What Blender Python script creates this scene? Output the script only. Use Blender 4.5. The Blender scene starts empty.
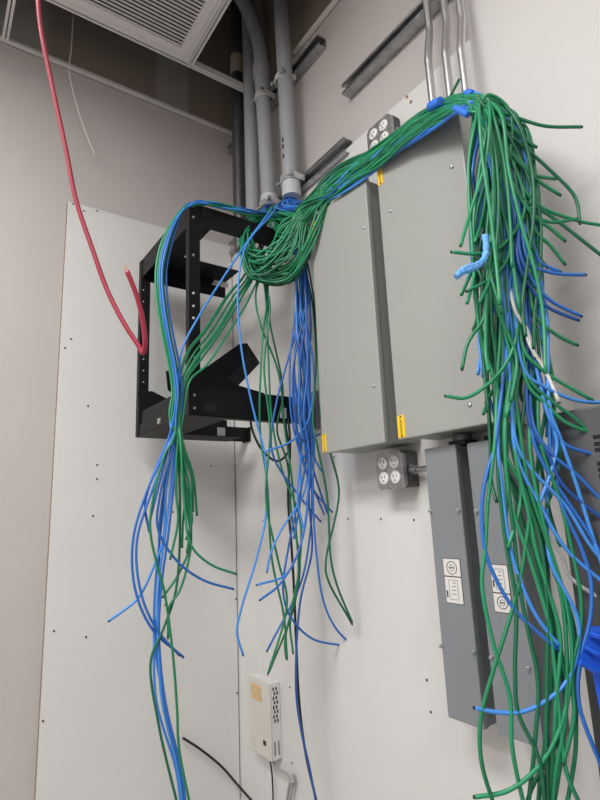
import bpy, bmesh, math, random
from mathutils import Vector, Matrix
random.seed(11)
C = bpy.context.scene.collection
CZ = 1.5                                   # camera height above the floor
# ---------------------------------------------------------------- camera
yaw, pit, rol, F = .6167769, .2074363, -.0421601, 529.3368
fw = Vector((math.sin(yaw)*math.cos(pit), math.cos(yaw)*math.cos(pit), math.sin(pit)))
r0 = Vector((math.cos(yaw), -math.sin(yaw), 0)); u0 = r0.cross(fw)
rt = r0*math.cos(rol)+u0*math.sin(rol); up = -r0*math.sin(rol)+u0*math.cos(rol)
CAM = Vector((0, 0, CZ))
def ray(x, y): return fw+rt*((x-300)/F)-up*((y-400)/F)
def at(x, y, D): return CAM+ray(x, y)*D
def onp(x, y, ax, v):
    q = ray(x, y); return CAM+q*((v-CAM[ax])/q[ax])
cd = bpy.data.cameras.new('camera'); cam = bpy.data.objects.new('camera', cd); C.objects.link(cam)
cd.sensor_fit = 'HORIZONTAL'; cd.sensor_width = 36; cd.lens = F/600*36; cd.clip_start = .02
M4 = Matrix((rt, up, -fw)).transposed().to_4x4(); M4.translation = CAM
cam.matrix_world = M4
bpy.context.scene.camera = cam
# ---------------------------------------------------------------- materials
def mat(name, col, rough=.5, metal=0, noise=0, nscale=8, bump=0, bscale=300, emit=None, spec=.5, stretch=None):
    m = bpy.data.materials.new(name); m.use_nodes = True; nt = m.node_tree; b = nt.nodes['Principled BSDF']
    b.inputs['Base Color'].default_value = (*col, 1); b.inputs['Roughness'].default_value = rough
    b.inputs['Metallic'].default_value = metal; b.inputs['Specular IOR Level'].default_value = spec
    tc = nt.nodes.new('ShaderNodeTexCoord'); mp = nt.nodes.new('ShaderNodeMapping'); nt.links.new(tc.outputs['Object'], mp.inputs[0])
    if stretch: mp.inputs['Scale'].default_value = stretch
    if noise:
        n = nt.nodes.new('ShaderNodeTexNoise'); n.inputs['Scale'].default_value = nscale; n.inputs['Detail'].default_value = 5
        r = nt.nodes.new('ShaderNodeValToRGB'); nt.links.new(mp.outputs[0], n.inputs['Vector']); nt.links.new(n.outputs['Fac'], r.inputs[0])
        r.color_ramp.elements[0].position = .3; r.color_ramp.elements[1].position = .7
        r.color_ramp.elements[0].color = (*[c*(1-noise) for c in col], 1); r.color_ramp.elements[1].color = (*[min(1, c*(1+noise)) for c in col], 1)
        nt.links.new(r.outputs[0], b.inputs['Base Color'])
    if bump:
        n = nt.nodes.new('ShaderNodeTexNoise'); n.inputs['Scale'].default_value = bscale; n.inputs['Detail'].default_value = 3
        bp = nt.nodes.new('ShaderNodeBump'); bp.inputs['Strength'].default_value = bump; bp.inputs['Distance'].default_value = .002
        nt.links.new(mp.outputs[0], n.inputs['Vector']); nt.links.new(n.outputs['Fac'], bp.inputs['Height']); nt.links.new(bp.outputs[0], b.inputs['Normal'])
    if emit:
        b.inputs['Emission Color'].default_value = (*col, 1); b.inputs['Emission Strength'].default_value = emit
    return m
wallp = mat('wall_paint', (.50, .468, .452), .75, noise=.02, nscale=3, bump=.15, bscale=120)
boardp = mat('board_paint', (.67, .665, .65), .6, noise=.02, nscale=4, bump=.12, bscale=150)
edgew = mat('board_edge', (.55, .52, .47), .8, noise=.1, nscale=60)
slabm = mat('floor_vinyl', (.42, .40, .37), .5, noise=.08, nscale=6)
deckm = mat('deck_steel', (.16, .155, .15), .7, noise=.1)
tilem = mat('ceiling_tile', (.75, .74, .71), .9, noise=.04, nscale=90, bump=.4, bscale=200)
gridm = mat('grid_white', (.72, .70, .67), .45)
grillem = mat('grille_white', (.70, .68, .67), .5)
darkm = mat('duct_dark', (.16, .155, .15), .8)
encl = mat('enclosure_grey', (.335, .345, .325), .45, noise=.015, nscale=5, bump=.05, bscale=500)
encl2 = mat('trunk_grey', (.215, .232, .248), .36, noise=.02, nscale=5, bump=.05, bscale=500)
cabm = mat('cabinet_dark_grey', (.085, .088, .095), .42, noise=.04, nscale=5)
rackm = mat('rack_black', (.007, .007, .008), .5, noise=.2, nscale=30, bump=.15, bscale=700, spec=.22)
rackw = mat('rack_print_hole_light', (.7, .7, .7), .5)
screwm = mat('screw_zinc', (.6, .6, .6), .3, metal=1)
galv = mat('strut_galvanised', (.42, .42, .43), .38, metal=1, noise=.2, nscale=40, bump=.1, bscale=90)
emtm = mat('emt_steel', (.72, .72, .73), .3, metal=1, noise=.08, nscale=20, stretch=(1, 1, .1))
ironm = mat('iron_dark', (.16, .16, .17), .4, metal=.8, noise=.3, nscale=12, stretch=(1, 1, .2))
pvc = mat('pvc_grey', (.33, .34, .36), .5, noise=.06, nscale=10, stretch=(1, 1, .3))
pvcl = mat('pvc_pale', (.50, .51, .52), .5, noise=.05, nscale=10)
holem = mat('hole_black', (.01, .01, .01), .9)
yel = mat('sticker_yellow', (.85, .55, .02), .5)
blk = mat('ink_black', (.015, .015, .015), .6)
paper = mat('sticker_white', (.72, .71, .68), .5)
ink2 = mat('ink_grey', (.25, .25, .25), .6)
boxg = mat('outlet_box_steel', (.40, .40, .41), .4, metal=.9, noise=.25, nscale=40)
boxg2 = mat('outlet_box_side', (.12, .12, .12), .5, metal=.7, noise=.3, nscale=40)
outw = mat('outlet_white', (.78, .77, .74), .4)
psum = mat('power_supply_beige', (.62, .60, .55), .5, noise=.03)
psuw = mat('power_supply_side', (.70, .69, .67), .5, noise=.03)
tan = mat('label_tan', (.62, .45, .24), .7, noise=.15, nscale=40)
gr = [mat('cable_green_%s' % n, c, .38, noise=.08, nscale=6) for n, c in (('mid', (.012, .20, .085)), ('bright', (.018, .26, .115)), ('deep', (.008, .13, .06)))]
bl = [mat('cable_blue_%s' % n, c, .38, noise=.08, nscale=6) for n, c in (('mid', (.025, .15, .53)), ('light', (.06, .27, .74)), ('deep', (.015, .085, .34)))]
redm = mat('cable_red', (.33, .022, .05), .32, noise=.05)
blackm = mat('cable_black', (.012, .012, .013), .4)
whitem = mat('cable_white', (.75, .75, .72), .45)
greym = mat('cable_grey', (.35, .34, .32), .5)
copper = mat('copper_wire', (.75, .45, .30), .3, metal=1)
tipm = mat('cable_end', (.02, .03, .03), .7)
tapem = mat('tape_blue', (.03, .17, .70), .55, noise=.15, nscale=80, bump=.4, bscale=150)
tapel = mat('tape_light_blue', (.14, .42, .90), .5, noise=.15, nscale=80, bump=.5, bscale=120)
ladm = mat('ladder_blue', (.01, .09, .62), .35, noise=.05)
# upper wall: unpainted board with wide joint bands across x
def upper_mat():
    m = mat('bare_drywall', (.40, .36, .31), .9, bump=.1); nt = m.node_tree; b = nt.nodes['Principled BSDF']
    tc = nt.nodes.new('ShaderNodeTexCoord'); sx = nt.nodes.new('ShaderNodeSeparateXYZ'); nt.links.new(tc.outputs['Object'], sx.inputs[0])
    mr = nt.nodes.new('ShaderNodeMapRange'); mr.inputs[1].default_value = 0; mr.inputs[2].default_value = 1.2
    nt.links.new(sx.outputs['X'], mr.inputs[0]); r = nt.nodes.new('ShaderNodeValToRGB'); nt.links.new(mr.outputs[0], r.inputs[0])
    e = r.color_ramp.elements; A = (.30, .255, .21, 1); B = (.38, .37, .345, 1)
    e[0].position = .0; e[0].color = B; e[1].position = 1; e[1].color = A
    for p, c in ((.20, B), (.23, A), (.60, A), (.62, B), (.73, B), (.75, A)):
        q = e.new(p); q.color = c
    nt.links.new(r.outputs[0], b.inputs['Base Color']); return m
upm = upper_mat()
# ---------------------------------------------------------------- mesh helpers
class MB:
    def __init__(s): s.bm = bmesh.new(); s.mi = 0
    def _set(s, fs, mi):
        for f in fs: f.material_index = mi
    def box(s, x0, x1, y0, y1, z0, z1, mi=0, bev=0):
        x0, x1 = sorted((x0, x1)); y0, y1 = sorted((y0, y1)); z0, z1 = sorted((z0, z1))
        r = bmesh.ops.create_cube(s.bm, size=1); vs = r['verts']
        for v in vs: v.co = Vector(((x0+x1)/2+v.co.x*(x1-x0), (y0+y1)/2+v.co.y*(y1-y0), (z0+z1)/2+v.co.z*(z1-z0)))
        fs = {f for v in vs for f in v.link_faces}; s._set(fs, mi)
        if bev:
            es = list({e for v in vs for e in v.link_edges})
            r = bmesh.ops.bevel(s.bm, geom=es, offset=bev, segments=2, affect='EDGES', profile=.6); s._set(r['faces'], mi)
        return s
    def prism(s, pts, d, mi=0):                # polygon extruded by vector d
        a = [s.bm.verts.new(p) for p in pts]; b = [s.bm.verts.new(Vector(p)+Vector(d)) for p in pts]
        fs = [s.bm.faces.new(a), s.bm.faces.new(b[::-1])]
        n = len(a)
        for i in range(n): fs.append(s.bm.faces.new((a[i], b[i], b[(i+1) % n], a[(i+1) % n])))
        s._set(fs, mi); return s
    def tube(s, pts, r, n=8, mi=0, cap=True, rr=None):
        pts = [Vector(p) for p in pts]; rings = []; N = len(pts); nrm = None
        for i, p in enumerate(pts):
            t = (pts[min(i+1, N-1)]-pts[max(i-1, 0)]).normalized()
            if nrm is None: nrm = t.orthogonal().normalized()
            nrm = (nrm-t*nrm.dot(t)).normalized(); bn = t.cross(nrm); R = rr[i] if rr else r
            rings.append([s.bm.verts.new(p+(nrm*math.cos(2*math.pi*k/n)+bn*math.sin(2*math.pi*k/n))*R) for k in range(n)])
        fs = []
        for a, b in zip(rings, rings[1:]):
            for k in range(n): fs.append(s.bm.faces.new((a[k], a[(k+1) % n], b[(k+1) % n], b[k])))
        if cap: fs += [s.bm.faces.new(rings[0][::-1]), s.bm.faces.new(rings[-1])]
        s._set(fs, mi); return s
    def cyl(s, a, b, r, n=16, mi=0): return s.tube([a, b], r, n, mi)
    def ring(s, c, ax, r, w, n=24, mi=0, ry=None):   # thin torus
        c = Vector(c); ax = Vector(ax).normalized(); e = ax.orthogonal().normalized(); g = ax.cross(e)
        pts = [c+e*r*math.cos(2*math.pi*k/n)+g*r*math.sin(2*math.pi*k/n) for k in range(n+1)]
        return s.tube(pts, w, 5, mi, cap=False)
    def build(s, name, mats, parent=None, smooth=False):
        bmesh.ops.recalc_face_normals(s.bm, faces=s.bm.faces[:])
        me = bpy.data.meshes.new(name); s.bm.to_mesh(me); s.bm.free()
        for m in (mats if isinstance(mats, (list, tuple)) else [mats]): me.materials.append(m)
        if smooth:
            me.polygons.foreach_set('use_smooth', [True]*len(me.polygons))
            try: me.set_sharp_from_angle(angle=math.radians(50))
            except Exception: pass
        o = bpy.data.objects.new(name, me); C.objects.link(o)
        if parent:
            o.parent = parent; o.matrix_parent_inverse = Matrix.Translation(-parent.location)
        return o
def tag(o, label, cat, group=None, kind=None):
    o['label'] = label; o['category'] = cat
    if group: o['group'] = group
    if kind: o['kind'] = kind
    return o
def thing(name, loc, label, cat, group=None):
    o = bpy.data.objects.new(name, None); C.objects.link(o); o.location = loc; o.empty_display_size = .05
    return tag(o, label, cat, group)
def struct(name, mb, m): o = mb.build(name, m); o['kind'] = 'structure'; return o
# ---------------------------------------------------------------- room shell
W, Y1 = 1.12, 2.077; ZC = 3.37; XB, YB = -2.6, -2.4; ZR = 4.15
struct('floor', MB().box(XB-.1, W+.1, YB-.1, Y1+.1, -.1, 0), slabm)
struct('wall_left', MB().box(XB-.1, W+.1, Y1, Y1+.1, 0, ZC), wallp)
struct('wall_right', MB().box(W, W+.1, YB-.1, Y1, 0, ZC), wallp)
struct('wall_back', MB().box(XB-.1, W+.1, YB-.1, YB, 0, ZR), wallp)
struct('wall_side', MB().box(XB-.1, XB, YB, Y1, 0, ZR), wallp)
struct('wall_left_upper', MB().box(XB-.1, W+.1, Y1+.012, Y1+.1, ZC, ZR), upm)
struct('wall_right_upper', MB().box(W+.012, W+.1, YB-.1, Y1+.012, ZC, ZR), upm)
struct('ceiling_deck', MB().box(XB-.1, W+.1, YB-.1, Y1+.1, ZR, ZR+.1), deckm)
struct('trim_1', MB().box(XB, W, Y1-.022, Y1+.012, ZC-.003, ZC+.003).box(XB, W, Y1-.003, Y1+.012, ZC-.003, ZC+.028), gridm)
struct('trim_2', MB().box(W-.022, W+.012, YB, 1.50, ZC-.003, ZC+.003).box(W-.003, W+.012, YB, 1.50, ZC-.003, ZC+.028), gridm)
YT = 1.787; XT = .768; S = .61
struct('trim_3', MB().box(XB, W-.02, YT-.012, YT+.012, ZC, ZC+.003).box(XB, W-.02, YT-.002, YT+.002, ZC, ZC+.038), gridm)
t4 = MB()
t4.box(XT-.012, XT+.012, YT-S, YT-.012, ZC, ZC+.003).box(XT-.002, XT+.002, YT-S, YT-.012, ZC, ZC+.038)
x = XT-S
for k in range(5):
    t4.box(x-.012, x+.012, YB, YT-.012, ZC, ZC+.003)
    xs_ = x-.05 if k == 0 else x
    t4.box(xs_-.012, xs_+.012, YT+.012, Y1-.022, ZC, ZC+.003).box(xs_-.002, xs_+.002, YT+.012, Y1-.022, ZC, ZC+.03)
    x -= S
y = YT-S
for k in range(6): t4.box(XB, W-.022, y-.012, y+.012, ZC-.0005, ZC+.0025); y -= S
struct('trim_4', t4, gridm)
ct = MB()                                    # the tiles that are in place
ct.box(XB, W, YB, YT-S, ZC+.004, ZC+.02)
ct.box(XB, XT-S, YT-S, YT, ZC+.004, ZC+.02)
ct.box(XB, XT-3*S, YT, Y1, ZC+.004, ZC+.02)
struct('ceiling', ct, tilem)
# return air grille lying in the grid
gx0, gx1, gy0, gy1 = XT-S+.014, XT-.016, YT-S+.014, YT-.013
g = thing('air_grille', ((gx0+gx1)/2, (gy0+gy1)/2, ZC), 'white louvred ceiling air grille lying in the ceiling grid at upper left', 'vent')
m_ = .052; zf = ZC-.006
f = MB(); f.box(gx0, gx1, gy0, gy0+m_, zf, ZC+.012).box(gx0, gx1, gy1-m_, gy1, zf, ZC+.012).box(gx0, gx0+m_, gy0+m_, gy1-m_, zf, ZC+.012).box(gx1-m_, gx1, gy0+m_, gy1-m_, zf, ZC+.012)
f.box(gx0+.02, gx1-.02, gy1-.022, gy1-.018, zf-.002, zf).box(gx1-.022, gx1-.018, gy0, gy1-.02, zf-.002, zf)
f.build('frame', grillem, g)
yy = gy0+m_+.006; sl = MB()
while yy < gy1-m_-.006:
    sl.prism([(gx0+m_, yy, ZC-.003), (gx0+m_, yy+.0125, ZC+.004), (gx0+m_, yy+.0135, ZC+.002), (gx0+m_, yy+.001, ZC-.005)], (gx1-gx0-2*m_, 0, 0)); yy += .0165
sl.build('louvre', grillem, g)
MB().box(gx0+m_, gx1-m_, gy0+m_, gy1-m_, ZC+.02, ZC+.025).build('backing', darkm, g)
# ---------------------------------------------------------------- plywood backboards
T = .018
def dots(parent, ax, v, pts, rad=.0035):
    for px, py in pts:
        p = onp(px, py, ax, v); d = Vector((0, 0, 0)); d[ax] = -1
        MB().cyl(p-d*.001, p+d*.0015, rad, 8).build('screw', holem, parent)
bl0 = onp(68, 201, 1, Y1-T); zt = bl0.z
bL = thing('backboard', (.8, Y1, 1.5), 'white painted plywood backboard on the left wall behind the black rack', 'backboard')
MB().box(bl0.x, W-T-.005, Y1-T, Y1, 0, zt, bev=.0015).build('panel', boardp, bL)
MB().box(bl0.x-.0012, bl0.x-.0002, Y1-T+.0005, Y1, .001, zt-.001).build('raw_edge_shade', mat('raw_plywood_shaded', (.30, .24, .19), .8, noise=.2, nscale=50), bL)  # raw plywood edge, its dark tone also paints the shadow line there
dots(bL, 1, Y1-T, [(93, 516), (43, 721), (54, 631), (86, 637), (236, 599), (237, 693), (165, 605), (164, 704), (97, 465), (97, 479), (211, 466), (236, 480), (167, 482), (173, 512), (73, 204), (84, 211), (97, 211), (71, 339), (65, 348), (88, 406), (170, 360)])
ys = onp(265, 770, 0, W-T).y
bS = thing('backboard', (W, 1.95, 1.5), 'narrow white painted plywood strip filling the corner of the right wall', 'backboard')
MB().box(W-T, W, ys+.0006, Y1, 0, zt, bev=.0008).build('panel', boardp, bS)
yR = onp(469, 25, 0, W-T).y
bR = thing('backboard', (W, 1.2, 1.5), 'white painted plywood backboard on the right wall behind the grey enclosures', 'backboard')
MB().box(W-T, W, yR+.0008, ys-.0006, 0, zt-.02, bev=.001).build('panel', boardp, bR)
dots(bR, 0, W-T, [(381, 519), (414, 520), (427, 680), (431, 712), (290, 687), (296, 680), (292, 763), (334, 457), (335, 467), (348, 519), (266, 453), (263, 521), (321, 521), (388, 240)], .003)
rp = MB()
for q in ((407, 97), (411, 102)): p = onp(*q, 0, W-T); rp.cyl(p, p-Vector((.0015, 0, 0)), .005, 10)
rp.build('rust_stain', mat('rust', (.30, .13, .06), .8), bR)
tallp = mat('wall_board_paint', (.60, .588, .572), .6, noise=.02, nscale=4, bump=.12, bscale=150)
bT = thing('backboard', (W, 0, 1.5), 'tall white painted board on the right wall reaching the ceiling, right of the conduits', 'backboard')
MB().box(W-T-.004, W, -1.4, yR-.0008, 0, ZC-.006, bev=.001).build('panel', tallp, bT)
# ---------------------------------------------------------------- enclosures
XF = .96; ZB, ZTP = CZ+.165, CZ+.935
def enclosure(y0, y1, label, group, screws, stk):
    t = thing('electrical_enclosure', (W, (y0+y1)/2, ZB), label, 'enclosure', group)
    MB().box(XF+.012, W-T-.001, y0+.006, y1-.006, ZB+.004, ZTP-.004, bev=.003).build('body', encl, t)
    MB().box(XF, XF+.016, y0, y1, ZB, ZTP, bev=.0035).build('cover', encl, t)
    for q in screws:
        p = onp(*q, 0, XF); MB().tube([p, p-Vector((.002, 0, 0)), p-Vector((.004, 0, 0))], .0048, 12, rr=[.0055, .005, .003]).build('screw', screwm, t, True)
    for (a, b, c, d) in stk:
        s = MB().box(XF-.0012, XF, a, b, c, d, 0)
        n = 7; h = (d-c)
        for k in range(n): s.box(XF-.0018, XF-.001, a+(b-a)*.40, a+(b-a)*.62, c+h*(.15+.1*k), c+h*(.19+.1*k), 1)
        s.cyl((XF-.0018, (a+b)/2, d-h*.07), (XF-.001, (a+b)/2, d-h*.07), .0028, 8, 1).cyl((XF-.0018, (a+b)/2, c+h*.07), (XF-.001, (a+b)/2, c+h*.07), .0028, 8, 1)
        s.build('warning_label', [yel, blk], t)
    return t
e1y0, e1y1 = .984, 1.250; e2y0, e2y1 = .655, .937
enclosure(e1y0, e1y1, 'light grey metal enclosure nearer the corner, left of the two large boxes', None, [(364, 228), (374, 386)],
          [(e1y1-.022, e1y1-.003, ZB+.004, ZB+.058), (e1y1-.024, e1y1-.003, ZTP-.075, ZTP-.02)])
enclosure(e2y0, e2y1, 'light grey metal enclosure under the three thin steel conduits, right of the two large boxes', None, [(452, 167), (391, 211), (470, 405)],
          [(e2y1-.028, e2y1-.003, ZB+.004, ZB+.060), (e2y1-.022, e2y1-.003, ZTP-.062, ZTP-.008)])
# narrow trunks
def trunk(y0, y1, zt_, zb_, label, stick, screws, flip=False):
    XT_ = 1.0
    t = thing('disconnect_box', (W, (y0+y1)/2, zb_), label, 'electrical box')
    MB().box(XT_+.014, W-T-.001, y0+.002, y1-.002, zb_+.002, zt_-.002, bev=.002).build('body', encl2, t)
    MB().box(XT_, XT_+.018, y0, y1, zb_, zt_, bev=.003).build('cover', encl2, t)
    for q in screws:
        p = onp(*q, 0, XT_); MB().cyl(p, p-Vector((.004, 0, 0)), .0045, 10).cyl(p-Vector((.004, 0, 0)), p-Vector((.009, 0, 0)), .0025, 8).build('screw', screwm, t)
    a, b, c, d = stick                     # y0 y1 z0 z1 of the white label
    X = XT_; s = MB(); s.box(X-.0008, X, a-.0012, b+.0012, c-.0012, d+.0012, 1); s.box(X-.0014, X, a, b, c, d, 0)
    mid = c+(d-c)*(.40 if flip else .60); s.box(X-.002, X-.001, a, b, mid-.001, mid+.001, 1)
    cc = (c+mid)/2 if flip else (mid+d)/2; oc = (mid+d)/2 if flip else (c+mid)/2
    yc = (a+b)/2; w_ = b-a
    s.ring((X-.0018, yc, cc), (1, 0, 0), w_*.30, .0007, 20, 1).ring((X-.0018, yc, cc), (1, 0, 0), w_*.15, .0006, 16, 2)
    s.box(X-.002, X-.001, yc-w_*.12, yc+w_*.12, cc-.001, cc+.001, 1)
    h2 = (abs(d-mid) if flip else abs(mid-c))
    for dy in (-.26, .26): s.box(X-.002, X-.001, yc+w_*dy-.0005, yc+w_*dy+.0005, oc-h2*.36, oc+h2*.36, 2)
    for dz in (-.36, .36): s.box(X-.002, X-.001, yc-w_*.26, yc+w_*.26, oc+h2*dz-.0005, oc+h2*dz+.0005, 2)
    for k in range(4): s.box(X-.002, X-.001, yc-w_*.15, yc+w_*(.05+.03*k), oc+h2*(.25-.14*k), oc+h2*(.28-.14*k), 2)
    s.box(X-.002, X-.001, b-w_*.14, b-w_*.06, oc-h2*.3, oc-h2*.05, 1)
    s.build('rating_label', [paper, blk, ink2], t)
    return t
def yz(q, X=1.0): p = onp(*q, 0, X); return p.y, p.z
a1 = (yz((461.8, 582))[0], yz((452, 559))[1]); a2 = (yz((445.3, 580))[0], yz((454, 603))[1])
trunk(.796, .891, CZ+.138, CZ-.463, 'narrow tall grey metal box below the enclosures, left of the pair, label fully visible', (a1[0], a2[0], a2[1], a1[1]), [(431, 511), (459, 510), (442, 646), (474, 652)])
b1 = (yz((510, 590))[0], yz((499, 565))[1]); b2 = (yz((493, 588))[0], yz((502, 612))[1])
trunk(.662, .764, CZ+.136, CZ-.460, 'narrow tall grey metal box partly behind the hanging cables, right of the pair', (b1[0], b2[0], b2[1], b1[1]), [(477, 511), (492, 657), (529, 668)], True)
npn = thing('conduit_nipple', (1.05, .83, CZ+.15), 'short black conduit nipple between enclosure and left narrow box', 'conduit')
MB().cyl((1.055, .815, CZ+.139), (1.055, .815, ZB), .024).build('pipe', ironm, npn, True)
MB().cyl((1.055, .815, CZ+.139), (1.055, .815, CZ+.150), .034, 8).build('locknut', blk, npn)
npn2 = thing('conduit_nipple', (1.05, .715, CZ+.15), 'short black conduit nipple between enclosure and right narrow box', 'conduit')
MB().cyl((1.055, .715, CZ+.137), (1.055, .715, ZB), .024).build('pipe', ironm, npn2, True)
MB().cyl((1.055, .715, CZ+.137), (1.055, .715, CZ+.150), .034, 8).build('locknut', blk, npn2)
# dark cabinet on the right
cxf = .95; cy = onp(574, 600, 0, cxf).y
cb = thing('power_cabinet', (1.03, .2, 0), 'tall dark grey cabinet with vent slots at the right edge of the frame', 'cabinet')
ctop = CZ+.160
MB().box(cxf, W-T-.006, -.15, cy, .0, ctop, bev=.004).build('body', cabm, cb)
def vrow(z, wd, y0=None):
    y0 = onp(593, 437, 0, cxf).y
    MB().box(cxf-.0012, cxf+.001, y0-wd, y0, z-.0035, z+.0035, bev=.0008).build('vent_slot', holem, cb)
for k, py in enumerate((437, 444, 450, 464, 470, 477)):
    vrow(onp(595, py, 0, cxf).z, .16)
# quad outlets
def quad_outlet(cpx, X, size, label, rot=0, sidewall=True):
    c = onp(*cpx, 0, X); t = thing('quad_outlet', (W-T, c.y, c.z), label, 'electrical outlet')
    h = size/2
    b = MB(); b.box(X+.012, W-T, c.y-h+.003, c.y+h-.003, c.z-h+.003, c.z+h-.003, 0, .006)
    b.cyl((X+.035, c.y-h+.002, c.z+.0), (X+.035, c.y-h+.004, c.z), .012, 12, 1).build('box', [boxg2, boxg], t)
    pts = []
    ch = .012
    for sy, sz in ((1, 1), (-1, 1), (-1, -1), (1, -1)):
        A = (X, c.y+sy*(h-ch), c.z+sz*h); B = (X, c.y+sy*h, c.z+sz*(h-ch))
        pts += [B, A] if sy*sz > 0 else [A, B]
    MB().prism(pts, (.013, 0, 0)).build('cover_plate', boxg, t)
    for sy in (-1, 1):
        for sz in (-1, 1):
            oy, oz = c.y+sy*size*.215, c.z+sz*size*.20
            o = MB(); o.tube([(X+.001, oy, oz), (X-.003, oy, oz), (X-.004, oy, oz)], .017, 20, 0, rr=[.0175, .0175, .0165])
            for d in (-.006, .006): o.box(X-.0048, X-.0035, oy+d-.001, oy+d+.001, oz-.001, oz+.007, 1)
            o.cyl((X-.0048, oy, oz-.008), (X-.0035, oy, oz-.008), .0022, 8, 1)
            o.build('socket', [outw, blk], t, True)
    for sz in (-1, 0, 1): MB().cyl((X-.002, c.y, c.z+sz*size*.43), (X, c.y, c.z+sz*size*.43), .003, 8).build('screw', screwm, t)
    return t, c
q1, c1 = quad_outlet((389.5, 470), 1.04, .104, 'four-socket steel outlet box below the large grey enclosures')
q2, c2 = quad_outlet((379, 136), 1.055, .104, 'four-socket steel outlet box on the wall above the enclosures')
MB().cyl((1.07, c1.y-.052, c1.z-.005), (1.07, c1.y-.072, c1.z-.005), .012).build('connector', boxg, q1, True)
tag(MB().cyl((1.07, c1.y-.072, c1.z-.005), (1.07, .8905, c1.z-.005), .0075, 12).build('conduit_stub', galv, None, True), 'short thin conduit joining lower outlet box to narrow grey box', 'conduit')
# ---------------------------------------------------------------- struts
def strut(yl, yh, z, label, h=.041, dep=.041, X=W):
    t = MB(); x1 = X-.0005; x0 = x1-dep; w = .003; hh = h/2
    t.box(x1-w, x1, yl, yh, z-hh, z+hh).box(x0, x1-w, yl, yh, z-hh, z-hh+w).box(x0, x1-w, yl, yh, z+hh-w, z+hh)
    t.box(x0, x0+w, yl, yh, z-hh+w, z-hh+.010).box(x0, x0+w, yl, yh, z+hh-.010, z+hh-w)
    t.box(x0+w, x0+.009, yl, yh, z-hh+.008, z-hh+.010).box(x0+w, x0+.009, yl, yh, z+hh-.010, z+hh-.008)
    o = t.build('strut_channel', galv); return tag(o, label, 'strut channel')
s1 = onp(344, 143, 0, W-.04); strut(s1.y, 2.05, s1.z-.004, 'galvanised strut channel holding the lower conduit clamps above the left enclosure', h=.056)
s2 = onp(342, 90, 0, W-.04); strut(.3, s2.y, s2.z+.0, 'galvanised strut channel high on the wall behind the three thin conduits', X=W)
s3 = onp(318, 39, 0, W-.04); strut(s3.y, 2.05, s3.z, 'galvanised strut channel just under the ceiling line near the corner pipes')
# ---------------------------------------------------------------- conduits
def cr(P, n=8):                            # Catmull-Rom through P
    P = [Vector(p) for p in P]; Q = [P[0]*2-P[1]]+P+[P[-1]*2-P[-2]]; out = []
    for i in range(1, len(Q)-2):
        a, b, c, d = Q[i-1:i+3]
        t0 = 0; t1 = max((b-a).length, 1e-4)**.5; t2 = t1+max((c-b).length, 1e-4)**.5; t3 = t2+max((d-c).length, 1e-4)**.5
        for k in range(n):
            t = t1+(t2-t1)*k/n
            A1 = a*((t1-t)/(t1-t0))+b*((t-t0)/(t1-t0)); A2 = b*((t2-t)/(t2-t1))+c*((t-t1)/(t2-t1)); A3 = c*((t3-t)/(t3-t2))+d*((t-t2)/(t3-t2))
            B1 = A1*((t2-t)/(t2-t0))+A2*((t-t0)/(t2-t0)); B2 = A2*((t3-t)/(t3-t1))+A3*((t-t1)/(t3-t1))
            out.append(B1*((t2-t)/(t2-t1))+B2*((t-t1)/(t2-t1)))
    out.append(P[-1]); return out
XP = 1.045; R2 = .030
def vpipe(px, py, zb, ztp, m, label, r=R2, lean=0):
    c = onp(px, py, 0, XP); t = thing('conduit_pipe', (XP, c.y, zb), label, 'conduit')
    pt = Vector((XP, c.y+lean, ztp))
    MB().cyl((XP, c.y, zb), pt, r, 28).build('pipe', m, t, True); return t, c
pA, cA = vpipe(239.5, 185, CZ+1.13, ZR, ironm, 'dark steel conduit pipe deepest in the corner, leftmost of the four')
MB().cyl((XP, cA.y, CZ+2.03), (XP, cA.y, CZ+2.13), .032, 24).build('coupling', mat('primer_tan', (.42, .36, .30), .7), pA, True)
pB, cB = vpipe(252.5, 185, CZ+1.13, ZR, pvc, 'grey conduit pipe second from the corner, straight to the ceiling')
p3c = onp(269, 190, 0, XP)
pC = thing('conduit_pipe', (XP, p3c.y, CZ+1.2), 'grey plastic conduit pipe with a long sweeping bend at its top', 'conduit')
zb3 = onp(272, 206, 0, XP).z
zs = onp(262, 72, 0, XP).z
pts = [Vector((XP, p3c.y, zb3)), Vector((XP, p3c.y+.03, zs-.002))]
MB().tube(pts, .031, 28).build('pipe', pvc, pC, True)
arc = []
Rb = .50
for k in range(15):
    a = math.radians(90)*k/14; arc.append(Vector((XP-Rb*(1-math.cos(a)), p3c.y+.03, zs+.05+Rb*math.sin(a))))
arc.append(arc[-1]+Vector((-.5, 0, 0)))
MB().tube([Vector((XP, p3c.y+.03, zs))]+arc, .031, 24).build('bend', pvc, pC, True)
MB().tube([Vector((XP, p3c.y+.03, zs-.035)), Vector((XP, p3c.y+.03, zs+.035))], .037, 24).build('coupling', pvc, pC, True)
MB().tube([Vector((XP, p3c.y, zb3-.002)), Vector((XP, p3c.y, zb3+.05))], .036, 24).build('bushing', pvcl, pC, True)
p4c = onp(291, 180, 0, XP); zb4 = onp(293, 196, 0, XP).z
pD = thing('conduit_pipe', (XP, p4c.y, zb4), 'grey plastic conduit pipe farthest from the corner, rightmost of the four', 'conduit')
MB().cyl((XP, p4c.y, zb4), (XP, p4c.y+.03, ZR), .031, 28).build('pipe', pvc, pD, True)
MB().cyl((XP, p4c.y, zb4-.002), (XP, p4c.y, zb4+.085), .036, 28).build('bushing', pvcl, pD, True)
pr = MB()
for zz in (s1.z+.09, s1.z+.13, s1.z+.16): pr.box(XP-.0318, XP-.030, p4c.y-.004, p4c.y+.004, zz, zz+.018)
pr.build('print_mark', blk, pD)
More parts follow.
